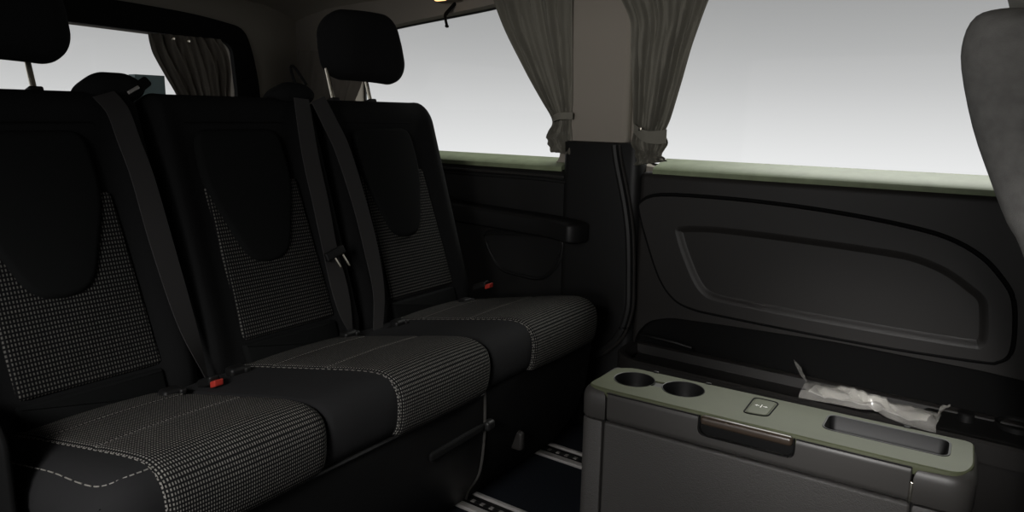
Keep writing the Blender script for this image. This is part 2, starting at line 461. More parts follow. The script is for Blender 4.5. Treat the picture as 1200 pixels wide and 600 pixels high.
# pocket shelf (tray) at the foot of the door
TZ = .315
tray = MB()
SH = round_poly([(-.945, 1.99), (-.94, 1.86), (-.88, 1.80), (-.70, 1.80), (.95, 1.80), (.95, 1.99)], [.02, .06, .06, .1, .02, .02])
tpl = lambda a, b, h: Vector((a, b, TZ+h))
dish(SH, tpl, [(0, -.05), (0, -.006), (.006, 0), (.02, 0), (.026, -.004), (.03, -.03)]).build('door_tray', M['door'], dr)
tube(smooth([(-.905, 1.955, .345), (-.86, 1.93, .352), (-.79, 1.93, .35), (-.735, 1.94, .34)]), .004, 6).build('tray_rib', M['trim'], dr)
CC = (0.0511, 1.9452, 0.3180)
lathe([(.036, -.02), (.037, .002), (.040, .005), (.043, .003), (.044, -.02)], (CC[0], CC[1], .318)).build('cup_ring', M['trim'], dr)
lathe([(.0, -.018), (.036, -.018)], (CC[0], CC[1], .318)).build('cup_well', M['black'], dr)
KN = (-0.0480, 1.9222, 0.3180)
lathe([(.0, .012), (.014, .012), (.017, .009), (.018, -.02)], (KN[0], KN[1], .318)).build('tray_knob', M['plastic'], dr)
rbox((KN[0]+.06, 1.90, .29), (.30, .13, .04), .012).build('cup_block', M['trim'], dr)

# ------------------------------------------------------------------ floor rails
def rail(y, x0, x1, label):
    r = empty('floor_rail', ((x0+x1)/2, y, 0), label, 'rail', 'seat rails in the floor')
    mb = MB()
    for dy, w, h in ((-.034, .022, .010), (.030, .013, .010)):
        rbox(((x0+x1)/2, y+dy, h/2), (x1-x0, w, h), .003, mb=mb)
    mb.build('rail_lip', M['alu'], r)
    rbox(((x0+x1)/2, y, .001), (x1-x0, .05, .004), .001).build('rail_channel', M['black'], r)
    rbox(((x0+x1)/2, y, .004), (x1-x0, .012, .003), .001).build('rail_teeth', M['teeth'], r)
rail(1.352, -1.6, .9, 'long metal seat rail in the floor at the bottom edge, ahead of the bench seam')
rail(1.722, -1.6, .9, 'metal seat rail in the floor farther in, running behind the folding table box')

# ------------------------------------------------------------------ rear bench
K = -.295; KL = math.sqrt(1+K*K)
def bp(y, s, n=0.):
    """backrest plane: y across, s up along the back, n towards the front"""
    return Vector((-1.345 + (K*s + n)/KL, y, .45 + (s - K*n)/KL))
bench = empty('rear_bench', (-1.2, 1.0, 0), 'black three-place rear bench with dashed grey weave panels and two headrests', 'bench seat')
SEATS = [(.34, .782, .5625), (.788, 1.228, 1.003), (1.234, 1.68, 1.455)]
def inset_panel(yc, sk):
    """weave panel outline; sk leans it a little"""
    return [(yc-.122, .405), (yc-.122+.012, .052), (yc+.128+.018, .052), (yc+.122, .405)]
for i, (y0, y1, yc) in enumerate(SEATS):
    ym = (y0+y1)/2; w = y1-y0
    b = rbox((ym, .257, -.06), (w, .71, .12), (.035 if i < 2 else .05, .05 if i < 2 else .075, .035), n=(24, 16, 2), k=5)
    def df(v, yc=yc, ym=ym):
        d = abs(v.x-yc); e = max(0, min(1, (d-.125)/.06)); e = e*e*(3-2*e)
        front = max(0, min(1, (v.z+.06)/.06))
        top = max(0, min(1, (v.y-.50)/.06)); 
        lower = 1-max(0, min(1, (.02-v.y)/.05))
        return bp(v.x, v.y, v.z + front*(.02*max(e*lower, top*.6)))
    b.map(df)
    bk = b.build('backrest', M['fabric'], bench)
    pn = inset_panel(yc, 0)
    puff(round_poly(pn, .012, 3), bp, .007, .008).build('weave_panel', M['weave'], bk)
    wd = round_poly([(yc-.128, .40), (yc-.122, .527), (yc+.095, .527), (yc+.108, .40), (yc+.052, .213), (yc-.055, .213)], [.06, .035, .035, .06, .05, .05])
    puff(wd, bp, .016, .014).build('shoulder_wedge', M['wedge'], bk)
    lb = round_poly([(yc-.118, .045), (yc-.112, -.02), (yc+.142, -.02), (yc+.142, .045)], .008, 3)
    puff(lb, bp, .012, .008).build('lower_band', M['wedge'], bk)
    # fine seam over the top of each back
    tube([bp(yc-.14, .54, .0125), bp(yc+.11, .54, .0125)], .0015, 5).build('top_seam', M['black'], bk)

# headrests on the two outer places
for yc, pz in ((.542, (.464, .604)), (1.457, (1.328, 1.463))):
    h = rbox((0, 0, 0), (.278, .191, .11), (.06, .06, .05), n=(6, 4, 2), k=6)
    def hf(v, yc=yc):
        k = 1 - .10*max(0, v.y/.104) + .0*v.y
        return bp(yc + v.x*k + .0, .7605 + v.y*(1+.05*v.x/.15), -.02 + v.z + .02*(1-(v.x/.153)**2) + .06*(v.y))
    h.map(hf)
    ho = h.build('headrest', M['fabric'], bench)
    for y in pz:
        tube([bp(y, .56, -.03), bp(y, .70, -.03)], .0055, 10).build('post', M['chrome'], ho)
        rbox((0, 0, 0), (.026, .012, .026), .004).map(lambda v, y=y: bp(y+v.x, .612+v.y, -.03+v.z)).build('post_collar', M['plastic'], ho)

# cushions
PROF = [(-1.37, .438), (-1.30, .452), (-1.20, .466), (-1.10, .480), (-1.03, .489), (-.985, .490), (-.957, .477), (-.945, .452), (-.944, .42), (-.950, .388), (-.962, .372)]
PS = smooth([(a, 0, b) for a, b in PROF], 5)
LEN = [0]
for a, b in zip(PS, PS[1:]): LEN.append(LEN[-1]+(b-a).length)
def prof_at(u):
    d = u*LEN[-1]
    for i in range(len(PS)-1):
        if d <= LEN[i+1] or i == len(PS)-2:
            t = (d-LEN[i])/(LEN[i+1]-LEN[i]); p = PS[i].lerp(PS[i+1], t)
            tg = (PS[min(len(PS)-1, i+2)]-PS[max(0, i-1)]).normalized()
            return p, Vector((-tg.z, 0, tg.x)), d
def xfrac(x): return max(0, min(1, (x+1.37)/(.42)))
def cushion(yb0, yf0, yb1, yf1, r0, r1):
    """lofted cushion body between back (yb) and front (yf) side lines with rounded ends"""
    loop = [(p, n) for p, n, d in (prof_at(k/40) for k in range(41))]
    low = [Vector((-1.0, 0, .352)), Vector((-1.12, 0, .345)), Vector((-1.25, 0, .345)), Vector((-1.37, 0, .36))]
    loop = loop + [(p, Vector((0, 0, -.4))) for p in low]
    st = []
    for r, side in ((r0, 0), (r1, 1)):
        q = [(r*(1-math.cos(PI/2*j/5)), r*(1-math.sin(PI/2*j/5))) for j in range(6)]   # (distance in from end, shrink)
        st.append(q)
    rows = [(d, s, 0) for d, s in st[0]] + [(None, 0, t/10) for t in range(1, 10)] + [(d, s, 1) for d, s in reversed(st[1])]
    vs = []
    for d, s, t in rows:
        for p, n in loop:
            f = xfrac(p.x); a = yb0+(yf0-yb0)*f; b = yb1+(yf1-yb1)*f
            if d is None: y = (a+r0)*(1-t)+(b-r1)*t
            elif t == 0: y = a+d
            else: y = b-d
            crown = .006*math.sin(PI*max(0, min(1, (y-a)/(b-a))))
            pp = p - n*s + Vector((0, 0, crown*max(0, n.z)))
            vs.append((pp.x, y, pp.z))
    w = len(loop); R = len(rows)
    fs = [(i*w+j, (i+1)*w+j, (i+1)*w+(j+1) % w, i*w+(j+1) % w) for i in range(R-1) for j in range(w)]
    fs += [tuple(range(w)), tuple((R-1)*w+j for j in range(w))[::-1]]
    return MB().add(vs, fs)
def end_pt(yb0, yf0, r, u, th):
    """point on the rounded end of a cushion: u along the profile, th around the rounding (0 side, pi/2 top)"""
    p, n, d = prof_at(u); f = xfrac(p.x); a = yb0+(yf0-yb0)*f
    if th > PI/2: return p + n*(.0012+.012*(th-PI/2)/(PI/2)) + Vector((0, a+r+(th-PI/2)*.05, 0))
    return p - n*(r*(1-math.sin(th))-.0012*math.sin(th)) + Vector((0, a+r*(1-math.cos(th))-.0012*math.cos(th), 0))
STITCH = [(.10, .8), (.27, .85), (.44, .9), (.68, .9), (.74, 1.4), (.75, 2.1)]
CU = [  # body back/front y at both sides, weave back/front y at both sides
    (.375, .395, .695, .774, .065, .018, .430, .477, .676, .771),
    (.697, .776, 1.165, 1.245, .018, .018, .862, .945, 1.140, 1.243),
    (1.167, 1.247, 1.66, 1.760, .018, .03, 1.330, 1.412, 1.598, 1.742)]
for a0, a1, b0, b1, r0, r1, p0, p1, q0, q1 in CU:
    cu = cushion(a0, a1, b0, b1, r0, r1).build('seat_cushion', M['bolster'], bench, 60)
    def fn(u, v):
        p, n, d = prof_at(.03+.96*u)
        f = xfrac(p.x); ya = p0+(p1-p0)*f; yb = q0+(q1-q0)*f
        y = ya+(yb-ya)*v
        e = min(v, 1-v)*(yb-ya); hh = .001+.0075*min(1, e/.012)**.5 + .004*math.sin(PI*v)
        # soft cross seams pressed into the cushion top
        for sd in (.12, .26):
            hh -= .0022*math.exp(-((d-sd)/.006)**2)
        return p+n*hh+Vector((0, y, 0)), (y-ya, d), n
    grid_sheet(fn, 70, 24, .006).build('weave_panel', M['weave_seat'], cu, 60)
    if r0 > .04:
        st = smooth([end_pt(a0, a1, r0, u, th) for u, th in STITCH], 14)
        d = MB()
        for k in range(0, len(st)-1, 1):
            if k % 3 != 2: tube([st[k], st[k+1]], .0012, 5, mb=d)
        d.build('stitching', M['thread'], cu)
    # pale stitched border along the weave
    d = MB()
    for k in range(70):
        if k % 2: continue
        pr = []
        for u in (k/70, (k+1)/70):
            p, n, dd = prof_at(.03+.96*u); f = xfrac(p.x)
            pr.append(p+n*.006+Vector((0, p0+(p1-p0)*f+.002, 0)))
        tube(pr, .0007, 5, mb=d)
    d.build('border_stitch', M['thread'], cu)
    for sd in (.115, .255):
        d = MB(); k = 0
        p, n, dd = prof_at(sd/LEN[-1]); f = xfrac(p.x); ya = p0+(p1-p0)*f; yb = q0+(q1-q0)*f
        while ya+.012+.0075*k < yb-.01:
            y = ya+.012+.0075*k; k += 1
            v = (y-ya)/(yb-ya); o = p+n*(.0085-.0015+.004*math.sin(PI*v))
            tube([o+Vector((0, y-.0017, 0)), o+Vector((0, y+.0017, 0))], .0009, 5, mb=d)
        d.build('seam_stitch', M['thread'], cu)

rbox((-1.30, .362, .41), (.30, .024, .28), (.05, .01, .05), n=(2, 1, 2)).build('side_cover', M['black'], bench)
# base skirt under the cushions
def skirt(ya0, ya1, yb0, yb1):
    """front panel: top edge y range (ya0..yb0), foot y range (ya1..yb1)"""
    mb = MB(); n = 10; vs = []
    prof = [(-.965, .374), (-.962, .36), (-.968, .32), (-.985, .22), (-1.02, .12), (-1.07, .05), (-1.09, .012)]
    back = [(-1.30, .012), (-1.30, .35), (-1.1, .36)]
    loop = prof+back
    for k in range(n+1):
        t = k/n
        for x, z in loop:
            g = max(0, min(1, (.374-z)/.36)); a = ya0+(ya1-ya0)*g; b = yb0+(yb1-yb0)*g
            vs.append((x, a+(b-a)*t, z))
    w = len(loop)
    fs = [(i*w+j, (i+1)*w+j, (i+1)*w+(j+1) % w, i*w+(j+1) % w) for i in range(n) for j in range(w)]
    fs += [tuple(range(w)), tuple(n*w+j for j in range(w))[::-1]]
    return mb.add(vs, fs)
sk = skirt(.41, .42, 1.243, 1.335).build('base_panel', M['plastic'], bench, 50)
sk2 = skirt(1.25, 1.342, 1.75, 1.78).build('base_panel', M['black'], bench, 50)
tube(smooth([(-.962, 1.247, .372), (-.966, 1.256, .32), (-.983, 1.275, .22), (-1.018, 1.302, .12), (-1.068, 1.325, .05), (-1.088, 1.338, .012)]), .0035, 6).build('panel_piping', M['seam'], sk)
tube([(-.9585, .42, .366), (-.9585, 1.24, .366)], .004, 6).build('panel_lip', M['rubber'], sk)
rbox((-.972, 1.165, .272), (.012, .19, .022), .008).map(lambda v: Vector((v.x, v.y, v.z+.03*(v.y-1.165)))).build('pull_slot', M['black'], sk)
rbox((-.966, 1.272, .276), (.022, .03, .026), .009).build('slot_knob', M['trim'], sk)
rbox((-1.0, 1.44, .165), (.05, .018, .055), .008).map(lambda v: Vector((v.x-.01*((v.z-.165)/.0275)**2, v.y, v.z))).build('pull_loop', M['door'], sk2)

# belts
def belt(path, name, label=None):
    """path: (y, s, n, width, twist)"""
    pts = smooth([bp(y, s, n) for y, s, n, w, t in path], 8); ws = smooth([(w, t, 0) for y, s, n, w, t in path], 8)
    mb = MB(); vs = []; N = len(pts)
    nrm = bp(0, 0, 1)-bp(0, 0, 0)
    for i, p in enumerate(pts):
        t = (pts[min(N-1, i+1)]-pts[max(0, i-1)]).normalized()
        a = t.cross(nrm).normalized(); w = ws[i].x; tw = ws[i].y
        a2 = a*math.cos(tw)+nrm*math.sin(tw); b2 = t.cross(a2).normalized()
        for q in (-1, -.97, -.5, 0, .5, .97, 1): vs.append(p+a2*w/2*q+b2*(.0008 if abs(q) < 1 else 0))
        for q in (.97, -.97): vs.append(p+a2*w/2*q-b2*.0008)
    w = 9
    fs = [(i*w+j, i*w+(j+1) % w, (i+1)*w+(j+1) % w, (i+1)*w+j) for i in range(N-1) for j in range(w)]
    return mb.add(vs, fs).build(name, M['belt'], bench)
P1 = [(0.7089, 0.5967), (0.7199, 0.5577), (0.7264, 0.4976), (0.7359, 0.4193), (0.7422, 0.2879), (0.7549, 0.1359), (0.7665, 0.0530), (0.7788, -0.0133)]
n1 = [.012, .03, .034, .036, .038, .036, .034, .026]; w1 = [.046, .046, .046, .047, .048, .046, .036, .012]; t1 = [0, 0, 0, 0, 0, .2, .5, .9]
belt([(p[0], p[1], n, w, t) for p, n, w, t in zip(P1, n1, w1, t1)], 'seat_belt')
P2 = [(1.1694, 0.5943), (1.1582, 0.4571), (1.1570, 0.3284), (1.1535, 0.2105), (1.1561, 0.1238), (1.1577, 0.0521), (1.1613, -0.0030)]
w2 = [.046, .05, .05, .05, .052, .046, .016]
b2 = belt([(p[0], p[1], .034, w, t) for p, w, t in zip(P2, w2, [0, 0, 0, .1, 0, .2, .5])], 'seat_belt')
P3 = [(1.2192, 0.5935), (1.2404, 0.5320), (1.2623, 0.4603), (1.2792, 0.3171), (1.2832, 0.1984), (1.2770, 0.0855), (1.2451, -0.0120)]
b3 = belt([(p[0], p[1], .036, w, 0) for p, w in zip(P3, [.05, .052, .053, .05, .05, .04, .032])], 'seat_belt')
def flatbox(y, s, n, sy, ss, sn, r, name, m, parent, rot=0, k=3):
    def f(v):
        a = v.x*math.cos(rot)-v.y*math.sin(rot); b = v.x*math.sin(rot)+v.y*math.cos(rot)
        return bp(y+a, s+b, n+v.z)
    return rbox((0, 0, 0), (sy, ss, sn), r, k=k).map(f).build(name, m, parent)
TG = (1.1618, 0.1920)
flatbox(TG[0]-.004, TG[1]+.012, .044, .062, .022, .012, .004, 'tongue_grip', M['plastic'], b2, .25)
for dx in (-.004, .024):
    flatbox(TG[0]+dx, TG[1]-.01, .046, .006, .034, .003, .0014, 'tongue_prong', M['chrome'], b2, .42)
# belt outlets on the top edge between the places, each with its loop
for y, wd in ((.742, .13), (1.185, .125)):
    o = rbox((0, 0, 0), (wd, .058, .09), (.045, .028, .03), n=(4, 2, 2), k=5)
    o.map(lambda v, y=y: bp(y+v.x*(1-.25*max(0, v.y/.029)), .620+v.y-.14*v.x*0, -.03+v.z))
    o = o.build('belt_outlet', M['fabric'], bench)
    if y > 1: tube(smooth([bp(y+.0, .64, .005), bp(y-.008, .676, .01), bp(y+.004, .682, .01), bp(y+.03, .638, .01)], 6), .0035, 6).build('outlet_loop', M['black'], o)
flatbox(.79, .618, .0, .05, .022, .02, .006, 'belt_guide', M['black'], bench, .6)
flatbox(.768, .606, .016, .028, .007, .006, .002, 'guide_clip', M['alu'], bench, .5)
# buckles and recliner knobs in the gap behind the cushions
def buckle(p, ry, s, withred=True):
    o = rbox((0, 0, 0), (.05, .024, .02), .006).map(lambda v: Vector((p[0]-.03+v.x, p[1]+v.y, p[2]-.004+v.z+v.x*.4))).build('belt_buckle', M['plastic'], bench)
    if withred:
        rbox((0, 0, 0), (.018, .020*s, .014), .003).map(lambda v: Vector((p[0]+v.x, p[1]+v.y, p[2]+v.z+v.x*.4))).build('release_button', M['red'], o)
buckle((-1.2488, 0.7555, 0.4700), 0, 1)
buckle((-1.2589, 1.6499, 0.5000), 0, 1)
for px in ((-1.2990, 0.8421, 0.4620), (-1.3089, 1.1584, 0.4620), (-1.2822, 1.3041, 0.4620), (-1.2859, 1.5833, 0.4620), (-1.2886, 0.6931, 0.4620)):
    o = MB()
    rbox((px[0], px[1]-.01, px[2]), (.03, .04, .022), .008, mb=o)
    o.build('recliner_lever', M['plastic'], bench)
    rbox((px[0]+.014, px[1]+.006, px[2]+.002), (.012, .014, .014), .005).build('lever_tip', M['trim'], bench)

# ------------------------------------------------------------------ folding table box
AN = math.radians(2.5); CA, SA = math.cos(AN), math.sin(AN)
def tl(u, v, z): return Vector((-.70+u*CA-v*SA, 1.245+u*SA+v*CA, z))
tb = empty('folding_table', tuple(tl(.345, .08, 0)), 'dark grey folding table box with green-lit top, cup holders and front latch', 'table')
UW, VD = .692, .158
TT = .45
top_lid = round_poly([(.004, .010), (.060, .0035), (.607, .0035), (.676, .0065), (.692, .05), (.690, .150), (.68, .158), (.045, .158), (.012, .135)], [.02, .03, .06, .03, .03, .01, .01, .05, .04])
tpz = lambda z0: (lambda a, b, h: tl(a, b, z0+h))
# lower body: left column, leaf front, right column
def column(u0, u1, nm, mt, v0=0., rad=(.003,)*4):
    return rect_rings(u0, u1, v0, VD, rad, tpz(0), [(0, 0), (0, .374), (.0025, .378)]).build(nm, mt, tb)
column(-.004, .0465, 'side_column', M['table'], 0., (.024, .003, .003, .024))
column(.6125, .696, 'side_column', M['table'], 0., (.003, .045, .03, .003))
rbox((.329, .07, .19), (.562, .13, .374), .006, n=(2, 2, 2)).map(lambda v: tl(v.x, v.y, v.z)).build('table_leaf', M['table'], tb)
column(.04, .62, 'inner_core', M['black'], .015)
# upper caps and lid front
def cap(u0, u1, rad, nm):
    return rect_rings(u0, u1, -.001, VD+.002, rad, tpz(0), [(.002, .383), (0, .386), (0, .426), (.002, .435), (.006, .442), (.012, .4465)], 7).build(nm, M['tablesm'], tb)
lf = rbox((.331, .07, .414), (.553, .142, .066), (.003, .012, .014), n=(2, 2, 2), k=6).map(lambda v: tl(v.x, v.y, v.z)).build('table_lid', M['tablesm'], tb)
HR = round_poly([(.247, .47), (.247, .405), (.425, .405), (.425, .47)], [.002, .016, .016, .002])
front = lambda a, b, h: tl(a, h, b)
carve(lf, [prism(HR, front, -.02, .016)])
capl = cap(-.005, .0525, (.026, .002, .002, .026), 'end_cap')
capr = cap(.6095, .698, (.002, .05, .032, .002), 'end_cap')
rbox((.6085, .001, .402), (.005, .008, .036), .0015).map(lambda v: tl(v.x, v.y, v.z)).build('hinge_strip', M['chrome'], tb)
# top plate, greenish window light painted into its colour, cut for cups, button, tray
tp = dish(top_lid, tpz(TT), [(.004, -.02), (0, -.012), (.0, -.006), (.0008, -.002), (.003, 0)])
tp.add([tl(a, b, TT-.02) for a, b in inset2(top_lid, .004)], [tuple(range(len(top_lid)))[::-1]])
tp = tp.build('table_top', M['tabletop'], tb)
CUPS = [(.076, .090), (.181, .098)]
def circ(c, r, n=32): return [(c[0]+r*math.cos(2*PI*k/n), c[1]+r*math.sin(2*PI*k/n)) for k in range(n)]
TR = round_poly([(.455, .062), (.655, .062), (.655, .138), (.455, .138)], .018)
BT = round_poly([(.317, .048), (.361, .055), (.363, .138), (.315, .138)], .012)
def figure8(r, hw, n=22):
    (x1, y1), (x2, y2) = CUPS; th = math.atan2(y2-y1, x2-x1); a0 = math.asin(hw/r)
    P = [(x1+r*math.cos(th+a0+(2*PI-2*a0)*k/n), y1+r*math.sin(th+a0+(2*PI-2*a0)*k/n)) for k in range(n+1)]
    P += [(x2+r*math.cos(th+PI+a0+(2*PI-2*a0)*k/n), y2+r*math.sin(th+PI+a0+(2*PI-2*a0)*k/n)) for k in range(n+1)]
    return P
cuts = [prism(figure8(.0425, .016), tpz(TT), -.06, .02)]
cuts.append(prism(TR, tpz(TT), -.06, .02))
carve(tp, cuts, solver='MANIFOLD')
for o in (lf, capl):
    carve(o, [prism(circ(c, .043), tpz(TT), -.055, .03) for c in CUPS])
carve(lf, [prism(inset2(TR, -.002), tpz(TT), -.045, .03)])
carve(capr, [prism(inset2(TR, -.002), tpz(TT), -.045, .03)])
for c in CUPS:
    P = tl(c[0], c[1], TT)
    lathe([(.0, -.05), (.036, -.05), (.039, -.046), (.0412, -.012), (.0418, .0005), (.0432, .001), (.0442, -.0008)], P, 36).build('cup_holder', M['plastic'], tb)
dish(TR, tpz(TT), [(-.002, -.001), (-.001, .0012), (.002, .0008), (.006, -.02), (.012, -.032), (.018, -.034)]).build('tray_recess', M['plastic'], tb)
# push button with its arrows mark
tube([tl(a, b, TT+.0002) for a, b in BT], .0016, 6, True).build('button_groove', M['black'], tb)
bt = puff(inset2(BT, .003), tpz(TT), .0018, .003).build('push_button', M['tabletop'], tb)
mk = MB(); mc = (.339, .096)
def quad(P): mk.add([tl(mc[0]+a, mc[1]+b, TT+.0022) for a, b in P], [tuple(range(len(P)))])
quad([(-.001, -.008), (.001, -.008), (.001, .008), (-.001, .008)])
quad([(-.0125, 0), (-.008, -.0045), (-.008, -.0015), (-.0035, -.0015), (-.0035, .0015), (-.008, .0015), (-.008, .0045)])
quad([(.0125, 0), (.008, -.0045), (.008, -.0015), (.0035, -.0015), (.0035, .0015), (.008, .0015), (.008, .0045)])
mk.build('arrow_mark', M['white'], bt)
# latch handle in the lid front
lt = rbox((.336, .002, .4375), (.168, .018, .018), .007, n=(4, 1, 1)).map(lambda v: tl(v.x, v.y, v.z)).build('latch_handle', M['bronze'], tb)
rbox((.336, .0105, .420), (.168, .006, .028), .002).map(lambda v: tl(v.x, v.y+.10*(v.z-.424), v.z)).build('latch_face', M['black'], lt)
tube([tl(.25, -.0005, .445), tl(.25, .0, .418), tl(.258, .0005, .408), tl(.268, .0005, .405), tl(.404, .0005, .405), tl(.414, .0005, .408), tl(.422, .0, .418), tl(.422, -.0005, .445)], .0016, 6).build('latch_rim', M['black'], tb)
tube([tl(.055, -.0008, .4435), tl(.247, -.0008, .4435)], .001, 6).build('lid_edge', M['black'], tb)
tube([tl(.425, -.0008, .4435), tl(.607, -.0008, .4435)], .001, 6).build('lid_edge', M['black'], tb)
for u, v in ((.098, .157), (.215, .157), (.585, .157)):
    rbox((u, v, TT), (.012, .006, .006), .002).map(lambda p: tl(p.x, p.y, p.z)).build('lid_stop', M['plastic'], tb)

# ------------------------------------------------------------------ plastic bag of papers on the door tray
bagE = empty('plastic_bag', (-.24, 1.86, TZ+.004), 'crumpled clear plastic bag with folded white paper lying on the door tray', 'bag')
b0 = Vector((-.395, 1.845, .328)); b1 = Vector((-.095, 1.835, .328)); ax = (b1-b0)
def bagf(u, v, top=1):
    pin = math.exp(-((u-.56)/.07)**2)
    wd = .050 - .022*pin + .006*math.sin(7*u+1)
    y = (v-.5)*2*wd + .012*math.sin(5*u)
    e = min(1, min(u, 1-u)/.05)*min(1, min(v, 1-v)/.12)
    n1_ = abs(noise.noise(Vector((u*5, v*3+2*u, 1.3))))*2 + abs(noise.noise(Vector((u*13+3*v, v*5-2*u, 7.1))))
    z = .018*(1-(2*v-1)**2)*(1-.4*pin) + .008*(n1_-.5)*e + .012*pin*math.sin(14*v) - .003
    return b0+ax*u+Vector((.006*noise.noise(Vector((3*v, u*9, 2))), y, z)), (u, v), Vector((0, 0, 1))
grid_sheet(bagf, 90, 30, .003).build('film', M['film'], bagE, 25)
def papf(u, v):
    u2 = .06+.88*u; p, t, n = bagf(u2, .18+.64*v); return p-Vector((0, 0, .004)), t, n
grid_sheet(papf, 50, 12, .003).build('folded_paper', M['paper'], bagE, 20)
be1 = MB(); be2 = MB()
grid_sheet(lambda u, v: (Vector((-.402-.02*u+.03*(v-.5), 1.86-.05*(v-.5), .35+.035*u+.004*math.sin(20*v+7*u))), (u, v), (0, 1, 0)), 6, 10, .0005, be1)
grid_sheet(lambda u, v: (Vector((-.10+.02*u, 1.85-.06*(v-.5), .345+.02*u*(.4+v)+.004*math.sin(18*v+5*u))), (u, v), (0, 1, 0)), 6, 10, .0005, be2)
be1.build('bag_end', M['film'], bagE); be2.build('bag_end', M['film'], bagE)

# ------------------------------------------------------------------ curtains
def curtain(name, label, L, R, rows, folds, amp, place, material, group='gathered window curtains', seedv=0):
    """L, R: lists of (a, b) from top to bottom giving the two side lines; place(a, b, depth)"""
    o = empty(name, tuple(place((L[0][0]+R[0][0])/2, L[-1][1], 0)), label, 'curtain', group)
    Ls = smooth([(a, b, 0) for a, b in L], rows); Rs = smooth([(a, b, 0) for a, b in R], rows)
    W0 = max((r-l).length for l, r in zip(Ls, Rs))
    N = len(Ls)-1
    rnd = random.Random(seedv); ph = [rnd.uniform(0, 6.28) for _ in range(6)]
    def fn(u, v):
        x = v*N; i = min(N-1, int(x)); t = x-i
        l = Ls[i].lerp(Ls[i+1], t); r = Rs[i].lerp(Rs[i+1], t)
        w = (r-l).length
        uu = u + .012*math.sin(6.28*2*u+ph[0]+3*v)
        p = l.lerp(r, u)
        A = amp*(.55+.45*min(1, w/W0))*(.75+.25*math.sin(11*u+ph[1]))
        d = A*(math.sin(2*PI*folds*uu+.9*math.sin(3*v+ph[2])+ph[3]) + .35*math.sin(2*PI*folds*2.3*uu+ph[4]+4*v) + .15*math.sin(40*v+30*u))
        if v > .8: d += .03*(noise.noise(Vector((7*u, 20*v, seedv)))+.5*noise.noise(Vector((16*u, 34*v, seedv))))*min(1, (v-.8)/.08)
        e = min(1, min(u, 1-u)/.05)
        return place(p.x, p.y, .028+d*(.4+.6*e)), (u, v), Vector((0, -1, 0))
    grid_sheet(fn, folds*14, N, .0015).build('curtain_cloth', material, o, 60)
    return o
pw = lambda a, b, d: Vector((a, 1.985-d, b))
def XZ(*p): return [(q[0], q[2]) for q in p]
# front curtain of the first side window
c1 = curtain('curtain', 'grey curtain gathered by a strap on the left of the beige pillar', XZ((-1.4952, 1.9600, 1.3816), (-1.4484, 1.9600, 1.2830), (-1.3710, 1.9600, 1.1602), (-1.3021, 1.9600, 1.0608), (-1.2581, 1.9600, 1.0025), (-1.2475, 1.9600, 0.9734), (-1.2657, 1.9600, 0.9381), (-1.2510, 1.9600, 0.8847)),
             XZ((-1.1870, 1.9600, 1.3580), (-1.1835, 1.9600, 1.2687), (-1.1791, 1.9600, 1.1554), (-1.1753, 1.9600, 1.0607), (-1.1762, 1.9600, 1.0037), (-1.1782, 1.9600, 0.9749), (-1.1737, 1.9600, 0.9409), (-1.1714, 1.9600, 0.8802)), 6, 6, .016, pw, M['curtain'], seedv=1)
A = (-1.2320, 1.9200, 0.9894); Bq = (-1.1611, 1.9200, 0.9984)
stp = grid_sheet(lambda u, v: (Vector((A[0]+(Bq[0]-A[0])*u, 1.935-.016*math.sin(PI*u), A[2]+(Bq[2]-A[2])*u+.004*math.sin(PI*u)+.019*(v-.5)*2*.55)), (u, v), Vector((0, -1, 0))), 14, 4, .003)
stp.build('tie_strap', M['curtain'], c1)
# rear curtain of the sliding door window
c2 = curtain('curtain', 'grey curtain buttoned back on the right of the beige pillar', XZ((-1.0179, 1.9400, 1.3423), (-0.9786, 1.9400, 1.2673), (-0.9714, 1.9400, 1.1846), (-0.9628, 1.9400, 1.0768), (-0.9554, 1.9400, 0.9919), (-0.9506, 1.9400, 0.9552), (-0.9571, 1.9400, 0.9229), (-0.9361, 1.9400, 0.8916), (-0.9425, 1.9400, 0.8589)),
             XZ((-0.7461, 1.9400, 1.3215), (-0.7698, 1.9400, 1.2554), (-0.7934, 1.9400, 1.1784), (-0.8188, 1.9400, 1.0761), (-0.8414, 1.9400, 0.9939), (-0.8546, 1.9400, 0.9579), (-0.8449, 1.9400, 0.9271), (-0.8612, 1.9400, 0.8950), (-0.8443, 1.9400, 0.8764)), 6, 7, .018, lambda a, b, d: Vector((a, 1.965-d, b)), M['curtain'], seedv=4)
A2 = (-0.9415, 1.9200, 0.9678); B2q = (-0.8400, 1.9200, 0.9467)
grid_sheet(lambda u, v: (Vector((A2[0]+(B2q[0]-A2[0])*u, 1.912-.02*math.sin(PI*u), A2[2]+(B2q[2]-A2[2])*u-.012*math.sin(PI*u)+.022*(v-.5)*2*(.6+.3*u))), (u, v), Vector((0, -1, 0))), 14, 5, .003).build('tie_strap', M['curtain'], c2)
Pb = (-0.9131, 1.8950, 0.9662)
rbox(Pb, (.011, .006, .011), .0028).build('snap_button', M['chrome'], c2)
